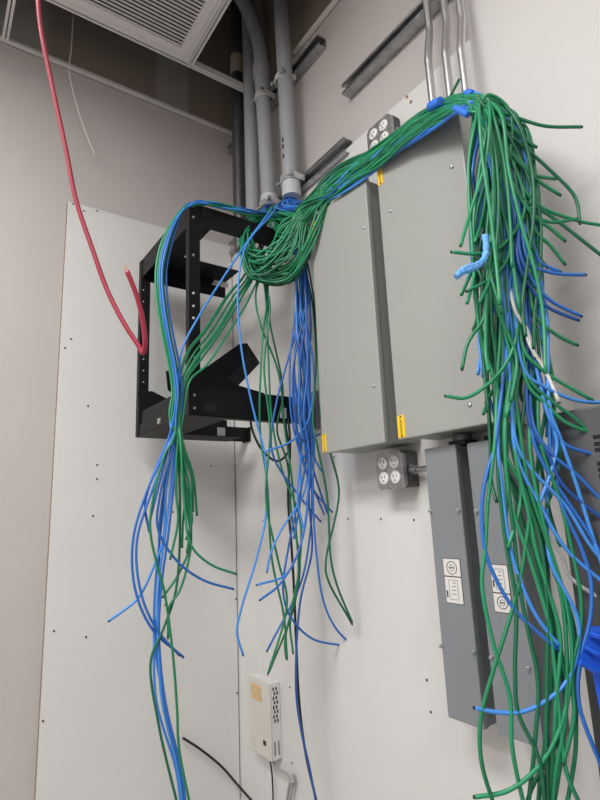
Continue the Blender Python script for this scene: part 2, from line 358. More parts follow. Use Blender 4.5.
def clamp(c, z, r, label):
    t = thing('conduit_clamp', (W-.041, c.y, z), label, 'clamp')
    b = MB(); pts = []
    for k in range(25):
        a = math.radians(-10-200*k/24+15); pts.append(Vector((XP+math.sin(a)*(r+.003), c.y+math.cos(a)*(r+.003), z)))
    n = len(pts)
    b.tube([p+Vector((0, 0, -.009)) for p in pts], .003, 6).tube([p for p in pts], .003, 6).tube([p+Vector((0, 0, .009)) for p in pts], .003, 6)
    for sgn in (1, -1): b.box(XP-.015, XP+.035, c.y+sgn*(r+.002), c.y+sgn*(r+.006), z-.012, z+.012)
    b.build('strap', mat('clamp_zinc', (.66, .67, .68), .35, metal=.5), t, True)
    MB().cyl((XP-.030, c.y+r+.012, z), (XP-.030, c.y-r-.012, z), .0035, 8).cyl((XP-.030, c.y+r+.008, z), (XP-.030, c.y+r+.014, z), .009, 6).cyl((XP-.030, c.y-r-.014, z), (XP-.030, c.y-r-.008, z), .009, 6).build('bolt', screwm, t)
clamp(p3c, onp(271, 196, 0, XP-.03).z, .036, 'shiny steel strap clamp at the foot of the bent grey conduit')
clamp(p4c, onp(291, 172, 0, XP-.03).z, .036, 'shiny steel strap clamp at the foot of the rightmost grey conduit')
clamp(p3c+Vector((0, .022, 0)), onp(266, 84, 0, XP-.03).z, .031, 'steel strap clamp under the coupling of the bent conduit')
clamp(p4c+Vector((0, .022, 0)), onp(286, 66, 0, XP-.03).z, .031, 'steel strap clamp at the ceiling line on the rightmost conduit')
lab = ['left one of the three thin steel conduits rising from the right enclosure', 'middle one of the three thin steel conduits rising from the right enclosure', 'right one of the three thin steel conduits, beside the tall board']
for i, (lo, hi) in enumerate((((433, 104), (430, 60)), ((450, 92), (446, 55)), ((466, 90), (463, 50)))):
    y_ = onp(*lo, 0, 1.03).y
    t = thing('steel_conduit', (1.03, y_, ZTP), lab[i], 'conduit')
    z1 = onp(*hi, 0, 1.03).z; y2 = y_
    P = [(1.03, y_, ZTP-.003), (1.03, y_, z1-.06), (1.03, y_, z1-.01)]+[(1.03+.02*k/4, y_, z1+.01+.10*k/4) for k in range(5)]+[(1.05, y_, z1+.15), (1.05, y_, z1+.25), (1.05, y_, ZR)]
    P = [Vector(p) for p in P]; P = [P[0], P[1]]+cr(P[1:-1], 4)[1:]+[P[-1]]
    MB().tube(P, .0105, 16).build('tube', emtm, t, True)
    MB().cyl((1.03, y_, ZTP-.002), (1.03, y_, ZTP+.03), .014, 16).cyl((1.03, y_, ZTP), (1.03, y_, ZTP+.006), .018, 6).build('connector', emtm, t, True)
# ---------------------------------------------------------------- rack
RX, YN, YF, RZ0, RZ1 = .628, 1.458, 1.951, CZ+.296, CZ+1.0
RE = 1.005; FL = .13; th = .003
rk = thing('equipment_rack', (W-T, (YN+YF)/2, RZ0), 'black open wall-mount equipment rack hanging in the corner', 'rack')
def tray(z0, z1, top):
    b = MB(); zf_ = z1 if top else z0
    b.box(RX, RX+th, YN, YF, z0, z1)                       # front face
    b.box(RX, RE, YN, YN+th, z0, z1)                       # near side
    b.box(RX, RE, YF-th, YF, z0, z1)                       # far side
    b.box(RX, RX+FL, YN, YF, zf_-th/2, zf_+th/2)           # plate behind the front
    b.box(RX+FL, RE, YF-FL, YF, zf_-th/2, zf_+th/2)        # far plate
    b.box(RX+FL, RE, YN, YN+.03, zf_-th/2, zf_+th/2)
    return b
tray(RZ1-.075, RZ1, True).build('top_frame', rackm, rk)
tray(RZ0, RZ0+.088, False).build('bottom_frame', rackm, rk)
for (y0, y1, s) in ((YN, YN+.025, 1), (YF-.025, YF, -1)):
    b = MB(); b.box(RX-.003, RX, y0, y1, RZ0, RZ1)
    ya = YN-.002 if s == 1 else YF-.028
    b.box(RX-.003, RX+.034, ya, ya+.0025, RZ0, RZ1)
    b.build('post', rackm, rk)
    po = rk.children[-1]
    h = MB(); zz = RZ0+.10; i = 0
    while zz < RZ1-.09:
        h.box(RX+.012, RX+.020, ya-.0006, ya+.001, zz, zz+.007); h.box(RX-.0036, RX-.0028, y0+.009, y0+.016, zz, zz+.007); zz += .0159*(1.2 if i % 3 else .8); i += 1
    o = h.build('hole_row', holem, rk); o.parent = rk
for (px, py) in ((193.5, 206), (193.5, 217), (193.5, 255), (193.5, 293), (193.5, 306), (193.5, 318), (194, 357), (194.5, 395), (194.5, 408)):  # bright discs put in where light shows through the near post's holes
    p = onp(px, py, 1, YN-.004); MB().tube([p+Vector((0, .003, 0)), p-Vector((0, .001, 0)), p-Vector((0, .002, 0))], .004, 10, rr=[.0042, .0042, .003]).build('screw', screwm if py not in (293, 306, 318) else rackw, rk)
for k in range(9):  # far post: pale discs paint the light seen through its holes
    p = onp(143.5, 290+k*11.5, 1, YF-.03); MB().cyl(p+Vector((0, .003, 0)), p-Vector((0, .001, 0)), .0022, 8).build('screw', rackw, rk)
# rear swing bracket on the wall side
MB().box(RE, W-T-.001, YN+.006, YN+.012, RZ0+.0, RZ0+.085).box(W-T-.012, W-T-.001, YN-.02, YN+.06, RZ0-.02, RZ0+.115).build('wall_bracket', mat('bracket_grey', (.20, .20, .23), .4), rk)
MB().box(RE-.01, W-T-.001, YF-.012, YF-.006, RZ0, RZ0+.06).box(W-T-.008, W-T-.001, YF-.03, YF+.03, RZ0, RZ0+.06).build('wall_bracket', rackm, rk)
MB().box(RE-.01, W-T-.001, YN+.006, YN+.012, RZ1-.075, RZ1).box(W-T-.008, W-T-.001, YN-.01, YN+.05, RZ1-.08, RZ1+.01).build('wall_bracket', rackm, rk)
p = onp(308, 416, 1, YN-.002); MB().cyl(p+Vector((0, .012, 0)), p-Vector((0, .002, 0)), .045, 28).build('hinge_disc', mat('hinge_grey', (.16, .16, .19), .4), rk, True)
MB().cyl(p-Vector((0, .002, 0)), p-Vector((0, .012, 0)), .013, 12).build('hinge_bolt', blk, rk)
p = onp(283.5, 413, 1, YN-.002); MB().box(p.x-.012, p.x+.012, YN-.003, YN+.002, p.z-.018, p.z+.018, bev=.001).build('tag_plate', mat('pale_tag', (.62, .62, .66), .5), rk)
p = onp(222, 432, 1, YF-.005); MB().box(p.x-.02, p.x+.02, YF-.006, YF-.001, p.z-.018, p.z+.018, bev=.001).build('slot_plate', mat('slot_grey', (.34, .34, .34), .5), rk)
p = onp(222, 283, 1, YF-.005); MB().prism([(p.x-.05, YF-.004, p.z-.018), (p.x+.03, YF-.004, p.z-.018), (p.x+.03, YF-.004, p.z+.006), (p.x-.03, YF-.004, p.z+.016)], (0, -.002, 0)).build('slot_plate', paper, rk)
p = onp(207.5, 213, 1, YN); MB().box(p.x-.02, p.x+.02, YN-.0008, YN+.001, p.z-.014, p.z+.014).build('slot', holem, rk)
p = onp(210, 407, 1, YN); MB().box(p.x-.018, p.x+.018, YN-.0008, YN+.001, p.z-.014, p.z+.014).build('slot', holem, rk)
# small printed mark on the lower front face
p = onp(159, 421, 0, RX); lg = MB()
for (dy, dz, w, h) in ((.010, 0, .002, .018), (.004, .008, .012, .002), (.000, 0, .002, .016), (-.006, 0, .010, .002), (-.006, -.007, .012, .002), (-.011, .004, .002, .010)):
    lg.box(RX-.0012, RX, p.y+dy-w/2, p.y+dy+w/2, p.z+dz-h/2, p.z+dz+h/2)
lg.build('printed_mark', rackw, rk)
# loose equipment shelf lying tilted in the rack
def sheet(parent, pts, d, name='panel', m=rackm): return MB().prism(pts, d).build(name, m, parent)
sh = thing('rack_shelf', (.75, 1.6, RZ0+.05), 'black folded steel shelf lying tilted in the bottom of the rack', 'shelf')
Ya = 1.56
def P(px, py, Y): return onp(px, py, 1, Y)
A = P(208, 366, Ya); B = P(239, 344, Ya+.02); Cc = P(247, 343, Ya+.03); D_ = P(260, 363, Ya+.06); E_ = P(238, 386, Ya+.04); G = P(215, 384, Ya)
sheet(sh, [A, B, P(246, 360, Ya+.02), P(222, 384, Ya)], (0, .003, 0), 'side')
sheet(sh, [B, Cc, D_, P(246, 360, Ya+.02)], (.002, .003, 0), 'end')
sheet(sh, [P(246, 360, Ya+.02), D_, E_, P(222, 384, Ya)], (0, .003, .003), 'flange')
sheet(sh, [P(192, 372, Ya-.05), P(208, 366, Ya-.05), P(234, 384, Ya-.05), P(264, 393, Ya-.05), P(264, 404, Ya-.05), P(192, 404, Ya-.05)], (0, .003, 0), 'tray')
fb = thing('blanking_panel', (.66, 1.9, RZ0+.01), 'black triangular metal panel standing inside the rack by the far post', 'panel')
MB().prism([P(138, 392, 1.90), P(152, 391, 1.90), P(172, 401, 1.90), P(172, 418, 1.90), P(140, 424, 1.90)], (0, .003, 0)).build('plate', rackm, fb)
MB().prism([P(166, 371, 1.62), P(173, 370, 1.62), P(180, 380, 1.62), P(180, 398, 1.62), P(168, 390, 1.62)], (0, .003, 0)).build('plate', rackm, sh)
# ---------------------------------------------------------------- small power supply in the corner
X7 = 1.058
pz0 = CZ-.84; pz1 = CZ-.572
py1 = onp(249, 705, 0, X7).y; py0 = onp(270, 705, 0, X7).y
zA = onp(249, 675, 0, X7).z; zB = onp(249, 747, 0, X7).z
ps = thing('power_supply', (W, (py0+py1)/2, zB), 'small beige power supply box low on the wall in the corner', 'power supply')
MB().box(X7+.006, W-T-.001, py0, py1, zB, zA, bev=.002).build('case', psuw, ps)
MB().box(X7, X7+.005, py0-.001, py1+.001, zB-.001, zA, bev=.0015).build('cover', psum, ps)
hgt = zA-zB; wd_ = py1-py0
MB().box(X7-.001, X7, py1-wd_*.62, py1-wd_*.12, zA-hgt*.30, zA-hgt*.08).build('paper_label', tan, ps)
for k in range(8):
    z = zA-hgt*(.10+.06*k)
    for j in range(2):
        dx = X7+.012+j*.012+(.004 if k % 2 else 0); MB().box(dx, dx+.005, py0-.0012, py0+.001, z, z+hgt*.042).build('vent_slot', holem, ps)
for j in range(2): MB().box(X7+.014+j*.016, X7+.017+j*.016, py0-.0012, py0+.001, zB+hgt*.06, zB+hgt*.24).build('vent_slot', holem, ps)

MB().box(X7-.0015, X7, py0+wd_*.22, py0+wd_*.34, zB+hgt*.16, zB+hgt*.22).build('switch', blk, ps)
d_ = MB()
for k in range(3):
    for j in range(2): d_.cyl((X7-.001, py1-wd_*(.12+.16*j), zB+hgt*(.08+.05*k)), (X7, py1-wd_*(.12+.16*j), zB+hgt*(.08+.05*k)), .002, 6)
d_.build('indicator_holes', ink2, ps)
# ---------------------------------------------------------------- step ladder at the right edge
lx = .62
Lp = [at(589.5, 633, .80), at(579, 661, .78), at(583, 664, .78), at(606, 680, .78), at(640, 690, .80), at(640, 632, .82)]
ld = thing('step_ladder', (at(620, 660, .8).x, at(620, 660, .8).y, 0), 'blue step ladder standing at the right edge of the frame', 'ladder')
capd = Vector((.045, .02, 0))
MB().prism(Lp, capd).build('top_cap', ladm, ld)
q = MB(); rim = [at(x_, y_, D) for x_, y_, D in ((590, 634, .795), (600, 637, .79), (612, 640, .79), (640, 642, .80))]
q.tube(cr(rim, 4), .004, 6); q.tube(cr([at(585, 647, .785), at(595, 653, .78), (at(603, 655, .78)), at(640, 660, .79)], 4), .0035, 6); q.tube(cr([at(580, 662, .775), at(600, 673, .775), at(640, 684, .79)], 3), .0045, 6)
q.build('rim', ladm, ld, True)
rb = at(610, 664, .80)
for dx in (0, .32):
    a = rb+Vector((dx*.3, -dx*.8, -.0)); 
    for sx in (-1, 1):
        b_ = Vector((a.x+sx*.12, a.y-.04+sx*.10, 0))
        a2_ = a+Vector((sx*.01, 0, 0)); MB().prism([a2_+Vector((-.008, -.008, 0)), a2_+Vector((.008, -.008, 0)), a2_+Vector((.008, .02, 0)), a2_+Vector((-.008, .02, 0))], b_-a2_).build('rail', ladm, ld)
# ---------------------------------------------------------------- cables
RC = .0034
def cable(name, pts, m, label, cat='cable', group=None, r=RC, n=7, tip=False, spl=7, tipmat=None):
    q = cr(pts, spl)
    o = MB().tube(q, r, n).build(name, m, None, False)
    o.data.polygons.foreach_set('use_smooth', [len(pl.vertices) == 4 for pl in o.data.polygons])
    tag(o, label, cat, group)
    if tip:
        d = (q[-1]-q[-2]).normalized()
        MB().tube([q[-1]-d*.0003, q[-1]+d*.003], r*.8, n).build('cut_end', tipmat or tipm, o)
    return o
rnd = random.random
def jit(a): return (rnd()*2-1)*a
def green(): return random.choice([gr[0], gr[0], gr[1], gr[2]])
def blue(): return random.choice([bl[0], bl[0], bl[1], bl[2]])
def disc():
    a = rnd()*6.283; r = math.sqrt(rnd()); return math.cos(a)*r, math.sin(a)*r
def bundle(kind, off=None):
    """from the conduit mouths, through the knot, over both enclosures to the right-hand edge"""
    a, b = off or disc()
    e = (1-b)*.0
    if kind == 'g':
        t = rnd()
        if t < .42:
            s = [(270+jit(5), 205, 2.20), (254+jit(9), 226+jit(8), 1.95), (247+jit(6), 252+jit(12), 1.80), (264+jit(12), 264+jit(13), 1.76+jit(.04)), (290+jit(9), 240+jit(22), 1.72), (304+jit(5), 214+jit(9), 1.72)]
        elif t < .62:
            s = [(292+jit(5), 196, 2.04), (262+jit(9), 220+jit(6), 1.95), (244+jit(5), 243+jit(10), 1.81), (258+jit(8), 272+jit(6), 1.76), (288+jit(6), 274+jit(8), 1.73), (308+jit(3), 245+jit(8), 1.68)]
        else:
            s = [(292+jit(5), 196, 2.04), (276+jit(10), 213+jit(5), 1.95), (288+jit(10), 226+jit(14), 1.80), (305+jit(5), 214+jit(9), 1.72)]
    else:
        s = [(292+jit(5), 196, 2.04), (286+jit(10), 209+jit(5), 1.92), (304+jit(4), 206+jit(4), 1.78)]
    hs = 0 if kind == 'g' else 3
    tw = jit(.9); a0 = math.atan2(b, a); rr_ = math.hypot(a, b)
    for i, (x, y, D, rx, ry) in enumerate(((333, 186, 1.655, 5, 12), (356, 170.5, 1.575, 4, 12), (380, 154, 1.48, 4, 11), (410, 131, 1.365, 4, 10.5), (438, 112.5, 1.265, 4, 10), (461, 104, 1.175, 4, 10), (478, 104, 1.12, 8, 10))):
        th_ = a0+tw*i; ca, sa = math.cos(th_)*rr_, math.sin(th_)*rr_
        if kind == 'b' and i < 5: y += 3
        s.append((x+ca*rx, y+sa*ry*(1+.25*jit(1)), D-.038*sa+.01*jit(1)))
    b = sa; a = ca
    return s, a, b
def lerp(xs, ys, x):
    if x <= xs[0]: return ys[0]
    for i in range(len(xs)-1):
        if x <= xs[i+1]: return ys[i]+(ys[i+1]-ys[i])*(x-xs[i])/(xs[i+1]-xs[i])
    return ys[-1]
YS = [115, 135, 200, 300, 400, 500, 600, 700, 830]
LL = [474, 469, 469, 476, 489, 492, 494, 500, 520]
RR = [516, 528, 538, 540, 552, 562, 572, 575, 572]
def DM(y): return 1.10-.00040*(y-100)
def hang(u, yend, dj):
    out = []; ph = rnd()*6.28; am = .15+.28*rnd(); fr = .007+.011*rnd(); y = 118+jit(5)
    while y < yend:
        uu = min(1.02, max(0, u+am*math.sin(ph+fr*y)-am*math.sin(ph+fr*118)))
        L, R = lerp(YS, LL, y), lerp(YS, RR, y)
        out.append((L+uu*(R-L), y, DM(y)+dj)); y += 48+jit(10)
    x = out[-1][0]
    out.append((x+jit(14), yend+8, DM(yend)+dj-.02)); return out
def to3(l): return [at(*p) for p in l]
GR = 'green cables in the thick bundle draped over the enclosures'
GB = 'blue cables in the thick bundle draped over the enclosures'
for i in range(50):
    s, a, b = bundle('g'); t = rnd(); u = min(1, max(0, .5+.35*a-.25*b+jit(.45)))
    ye = 215+rnd()*195 if t < .72 else (400+rnd()*150 if t < .99 else 840)
    s += hang(u, ye, .05*b+jit(.04)); cable('network_cable', to3(s), green(), 'green network cable inside the thick mass draped over the right enclosure and hanging down', 'cable', GR)
for i in range(17):
    s, a, b = bundle('b'); u = min(1, max(0, .45+jit(.45)))
    ye = 260+rnd()*240
    s += hang(u, ye, .045+jit(.03)); cable('network_cable', to3(s), random.choice((bl[2], bl[0], bl[1])), 'blue network cable inside the thick mass draped over the right enclosure and hanging down', 'cable', GB)
# hand-placed cables leaving the right-hand mass; each is a list of points and ends where the photo shows its end
def stray(col, pts, label, dj=-.03, pull=0, tip=True, via=None):
    s, a, b = bundle('g' if col == 'g' else 'b')
    if col == 'w': s = [(498, 112, 1.15), (500, 118, 1.14)]
    x0, y0 = pts[0]; y = 122; u = rnd()
    lastx = None
    while y < y0-45:
        L, R = lerp(YS, LL, y), lerp(YS, RR, y); k = (y-110)/max(1, y0-110)
        xx = (L+u*(R-L))*(1-k)+(x0)*k
        s.append((xx+jit(4), y, DM(y)+(.05 if col == 'w' else dj*.5))); y += 62+jit(12)
    n = len(pts)
    for i, (x, yy) in enumerate(pts):
        s.append((x, yy, DM(min(yy, 760))+dj-pull*i/max(1, n-1)))
    m = {'g': green, 'b': blue, 'w': lambda: whitem}[col]()
    if col == 'b' and rnd() < .6: m = bl[1] if rnd() < .6 else bl[0]
    return cable('network_cable', to3(s), m, label, 'cable', None, tip=tip)
ST = [
 ('g', [(482, 105), (515, 117), (545, 126), (581, 127)], 'green cable sticking out straight to the right at the very top of the mass'),
 ('g', [(480, 101), (500, 125), (550, 170), (575, 197), (580, 223)], 'green cable arching far right and ending pointing down below the topmost stray'),
 ('g', [(487, 95), (505, 104), (512, 122), (510, 160)], 'green cable making a small hump at the top right of the mass'),
 ('g', [(505, 145), (532, 174), (555, 179)], 'green cable bowing right with its end level beside the wall shadow'),
 ('g', [(520, 160), (535, 178), (560, 195)], 'short dark green cable end just under the bowed one'),
 ('g', [(515, 130), (528, 142), (536, 147)], 'short stub of green cable poking out high on the right side'),
 ('g', [(532, 200), (575, 220), (606, 226)], 'green cable leaving the picture on the right, upper of the two'),
 ('g', [(530, 212), (550, 222), (576, 219)], 'green cable with upturned end crossing the one that leaves the picture'),
 ('g', [(520, 195), (552, 217), (606, 259)], 'green cable leaving the picture on the right, lower of the two'),
 ('g', [(535, 217), (550, 228), (565, 241)], 'green cable ending halfway to the edge above a similar one'),
 ('g', [(535, 230), (550, 245), (565, 264)], 'green cable ending halfway to the edge, just above the dark blue end'),
 ('g', [(530, 240), (537, 255), (547, 267)], 'green cable ending right beside the dark blue end'),
 ('g', [(525, 205), (512, 235), (495, 250), (475, 254), (452, 252)], 'green cable curling left across the enclosure front, upper of the left strays'),
 ('g', [(510, 250), (500, 270), (487, 281), (467, 291)], 'short green cable curling left under the light blue tape'),
 ('g', [(515, 342), (505, 365), (487, 385), (465, 398), (446, 396)], 'green cable sweeping left over the lower enclosure front, longest of the left strays'),
 ('g', [(483, 320), (473, 334), (467, 345), (462, 369)], 'green cable hanging down close to the enclosure, left of the mass'),
 ('g', [(535, 315), (557, 335), (577, 345)], 'green cable ending at the wall, level with the white cable tip'),
 ('g', [(525, 352), (545, 372), (592, 400)], 'green cable reaching right to the top of the dark cabinet'),
 ('g', [(530, 380), (550, 400), (573, 417), (592, 434)], 'green cable crossing the dark cabinet corner, upper of the pair'),
 ('g', [(528, 385), (545, 403), (565, 422), (588, 432)], 'green cable crossing the dark cabinet corner, lower of the pair'),
 ('b', [(520, 252), (532, 280), (550, 300), (581, 316)], 'light blue cable curving out right, upper of the parallel pair'),
 ('b', [(518, 260), (530, 287), (548, 307), (578, 320)], 'light blue cable curving out right, lower of the parallel pair'),
 ('b', [(530, 264), (545, 271), (560, 274), (585, 275)], 'dark blue cable end sticking level to the right above the light blue pair'),
 ('b', [(535, 250), (540, 262), (560, 272)], 'short dark blue cable end touching the level one'),
 ('b', [(525, 372), (545, 387), (575, 400), (606, 403)], 'blue cable leaving the picture just above the dark cabinet'),
 ('b', [(535, 430), (555, 457), (575, 473), (606, 505)], 'blue cable crossing the dark cabinet below the vent slots, upper one'),
 ('b', [(550, 420), (557, 435), (568, 446), (596, 455)], 'light blue cable ending beside the cabinet vent slots'),
 ('b', [(545, 405), (554, 430), (557, 445), (550, 475), (539, 504)], 'light blue cable hooking back left in front of the cabinet edge'),
 ('b', [(550, 410), (560, 437), (575, 480), (597, 550), (612, 590)], 'long blue cable running steeply down over the dark cabinet'),
 ('b', [(530, 425), (548, 455), (563, 485), (606, 522)], 'blue cable crossing the dark cabinet, lower one'),
 ('b', [(497, 430), (495, 447), (487, 473), (482, 505), (485, 550), (495, 577), (515, 610), (558, 650)], 'light blue cable bowing left over the right narrow box and back right'),
 ('b', [(498, 450), (501, 480), (510, 547), (522, 585), (537, 617), (560, 647)], 'blue cable running diagonally over the right narrow box label side'),
 ('b', [(517, 445), (532, 470), (565, 505), (590, 545), (610, 570)], 'deep blue cable slanting down to the right behind the light ones'),
 ('b', [(532, 435), (545, 467), (570, 505), (590, 535), (612, 575)], 'blue cable slanting down beside the deep blue one'),
 ('b', [(515, 450), (540, 505), (567, 550), (606, 585)], 'blue cable leaving at the right edge above the blue ladder cap'),
 ('b', [(560, 500), (582, 550), (591, 582), (590, 620), (581, 657), (579, 703), (606, 778)], 'blue cable bulging right in front of the blue ladder cap'),
 ('b', [(550, 560), (578, 620), (576, 660), (563, 686), (542, 703), (521, 712), (495, 712), (475, 708)], 'blue cable whose end curls left across both narrow boxes'),
 ('g', [(495, 440), (488, 500), (485, 550), (482, 585), (495, 650), (502, 670), (510, 698), (512, 747), (526, 815)], 'dark green cable bowing down over the right narrow box to the bottom'),
 ('g', [(505, 450), (528, 500), (525, 550), (515, 600), (492, 675), (481, 717), (481, 759), (497, 815)], 'green cable swinging left below the narrow boxes'),
 ('g', [(498, 470), (503, 520), (507, 550), (516, 600), (515, 670), (518, 712), (539, 759), (545, 815)], 'green cable down the middle of the right narrow box'),
 ('g', [(508, 480), (515, 545), (520, 590), (530, 640), (538, 680), (535, 740), (527, 815)], 'green cable over the right side of the right narrow box'),
 ('g', [(515, 450), (530, 520), (536, 550), (547, 587), (560, 635), (556, 700), (550, 815)], 'green cable crossing the pale wall beside the narrow boxes'),
 ('g', [(520, 470), (540, 540), (547, 600), (547, 680), (546, 740), (548, 815)], 'straight green cable hanging in front of the pale wall to the bottom'),
 ('g', [(540, 440), (560, 500), (572, 550), (581, 600), (580, 632), (572, 670), (574, 717), (563, 763)], 'green cable bulging rightmost before the dark cabinet'),
 ('g', [(530, 450), (545, 530), (565, 600), (572, 660), (560, 728), (537, 768), (507, 791), (475, 797)], 'thick looking green cable curling left along the bottom edge'),
 ('g', [(520, 430), (530, 490), (550, 550), (562, 600), (567, 660), (565, 720), (556, 770), (552, 815)], 'green cable in the lower right strand nearest the dark cabinet'),
 ('g', [(505, 430), (510, 500), (530, 560), (548, 620), (555, 670), (560, 720), (566, 770), (585, 815)], 'green cable whose lower end veers right at the bottom edge'),
 ('w', [(507, 440), (525, 492), (540, 517), (562, 557), (570, 577), (606, 602)], 'white cable crossing the dark cabinet to the right edge'),
 ('w', [(515, 310), (527, 330), (535, 357)], 'white cable end inside the mass above the dark cabinet'),
 ('w', [(530, 345), (545, 370), (559, 402)], 'white cable end pointing at the dark cabinet top'),
]
for c, pts, lb in ST: stray(c, pts, lb, dj=.0 if lb.startswith('white cable crossing') else -.03)
for k in range(3):
    s, a, b = bundle('g'); xs = 540+k*8
    s += [(505+jit(8), 140, 1.08), (505+jit(15), 240, 1.04), (512+jit(18), 350, 1.0), (515+jit(20), 450, .95), (530+jit(20), 550, .91), (552+jit(14), 640, .87), (556+jit(10), 720, .84), (xs+jit(5)-10, 800, .82), (xs-10, 840, .80)]
    cable('network_cable', to3(s), green(), 'green network cable inside the thick mass draped over the right enclosure and hanging down', 'cable', GR)
# short dark tail sticking up over the bundle
cable('network_cable', to3([(440, 118, 1.36), (447, 102, 1.27), (452, 93, 1.25), (459, 80, 1.25)]), gr[2], 'short dark green cable end poking up between two thin steel conduits', tip=True)
# ---- left side : along the rack arm, down the near post
def Yp(l, Y): return [onp(x, y, 1, (v[0] if v else Y)) for x, y, *v in l]
def alongarm(o=0, y2=0):
    # mouth -> sits on top of the near arm -> over the near post
    return [at(271+jit(5), 205, 2.20), onp(262+jit(5), 214+jit(2), 1, 1.50), onp(240, 210.5+o+jit(2), 1, 1.45+jit(.01)), onp(218, 205.5+o+jit(2), 1, 1.44+jit(.01)), onp(200, 203+o+jit(1.5), 1, 1.43+jit(.01)), onp(187+y2, 206+jit(2), 1, 1.43)]
LB = [  # colour, points after the post, label
 ('b', [(170, 440), (147, 491), (133, 540), (135, 589), (152, 629), (183, 657)], 'blue cable bowing furthest left below the rack with its end curling right'),
 ('b', [(171, 440), (152, 491), (137, 540), (140, 589), (155, 627), (179, 655)], 'blue cable running inside the one bowing furthest left'),
 ('b', [(168, 440), (158, 463), (145, 503), (149, 531)], 'short blue cable below the rack, hanging left of the strand'),
 ('b', [(172, 440), (166, 490), (163, 540), (154, 566), (138, 598), (109, 621)], 'blue cable ending furthest left of all, below the rack'),
 ('b', [(174, 440), (160, 495), (158, 529), (177, 561), (203, 580), (233, 589)], 'blue cable below the rack whose end reaches right on the left board'),
 ('b', [(173, 440), (163, 510), (155, 590), (154, 637), (156, 700), (176, 770), (182, 815)], None),
 ('b', [(175, 440), (167, 520), (158, 590), (158, 637), (162, 700), (178, 770), (184, 815)], None),
 ('b', [(176, 440), (170, 520), (161, 590), (159, 637), (165, 700), (181, 770), (187, 815)], None),
 ('b', [(172, 440), (160, 520), (159, 590), (156, 650), (168, 720), (180, 770), (186, 815)], None),
 ('g', [(173, 440), (165, 454), (150, 522), (156, 561), (164, 590), (173, 656), (177, 708), (179, 748), (192, 815)], 'green cable hanging longest below the rack, right of the blue strand at the bottom'),
 ('g', [(176, 440), (180, 500), (176, 590), (163, 630), (151, 660), (158, 721), (180, 815)], 'dark green cable crossing to the left of the blue strand low down'),
 ('g', [(178, 440), (188, 500), (191, 545), (180, 590), (170, 606), (168, 638)], 'green cable ending in the middle of the blue strand below the rack'),
 ('g', [(180, 440), (186, 500), (190, 545), (178, 575), (163, 597)], 'green cable folding back left across the blue strand'),
]
for c, tail, lb in LB:
    w = jit(1); k = w*6
    mid = [(176+k*.5, 220), (167+k, 242), (161+k, 272), (163+k, 305), (168+k, 335), (174+k, 365), (177+k*.9, 392), (175+k, 417)]
    pts = alongarm(jit(1.5))+Yp(mid, 1.41+jit(.02))+Yp(tail, 1.40+jit(.02))
    cable('network_cable', pts, (green if c == 'g' else blue)(), lb or 'blue network cable in the strand hanging straight down below the rack post', group=None if lb else 'long blue cables hanging below the rack post', tip=bool(lb))
# green cables that run diagonally inside the rack then hang on the strand
DG = [[(185, 450), (193, 475), (197, 515)], [(182, 450), (190, 490), (191, 520), (187, 552)], [(181, 450), (184, 500), (191, 545), (210, 564), (236, 574)],
      [(180, 450), (186, 490), (183, 520), (182, 548)], [(184, 450), (192, 480), (193, 512)], [(180, 450), (188, 480), (190, 530), (190, 550)], [(177, 450), (176, 490), (178, 520), (170, 560)], [(179, 450), (183, 480), (192, 520), (186, 540)]]
DGL = ['green cable end furthest right of the short green ones below the rack', 'green cable ending lowest of the short straight green ones below the rack', 'green cable below the rack whose end reaches right on the left board', None, None, None, None, None]
for i, (tail, lb) in enumerate(zip(DG, DGL)):
    k = (i-3.5)*2.6+jit(4)
    s = [at(270+jit(5), 205, 2.2), at(256+jit(6), 228, 1.98), at(247+jit(5), 250, 1.86), onp(252+k*.5, 270, 1, 1.53), onp(237+k, 297, 1, 1.50), onp(215+k*1.1, 333-abs(k)*.1, 1, 1.44), onp(196+k*.8, 358+k*.6, 1, 1.42), onp(184+k*.5, 380, 1, 1.415), onp(179+k*.4, 410, 1, 1.41)]
    cable('network_cable', s+Yp(tail, 1.40+jit(.02)), random.choice([gr[0], gr[1]]), lb or 'short green cable crossing the rack diagonally and hanging beside the post strand', group=None if lb else 'green cables crossing the rack diagonally', tip=bool(lb))
# blue one from the knot down to the near post, and the thin long blue beside it
cable('network_cable', [at(272, 206, 2.2)]+Yp([(268, 214), (250, 238), (225, 275), (198, 318), (182, 350), (178, 385), (172, 430), (160, 480), (150, 520)], 1.41), bl[1], 'light blue cable stretched diagonally from the conduits to the front rack post', tip=True)
cable('network_cable', [at(273, 206, 2.2)]+Yp([(272, 214), (246, 246), (238, 290), (241, 345), (250, 395), (256, 420), (265, 457), (266, 515), (257, 557), (241, 610), (237, 632), (243, 655)], 1.40), bl[1], 'light blue cable hanging alone past the rack arm, ending at the corner seam', tip=True)
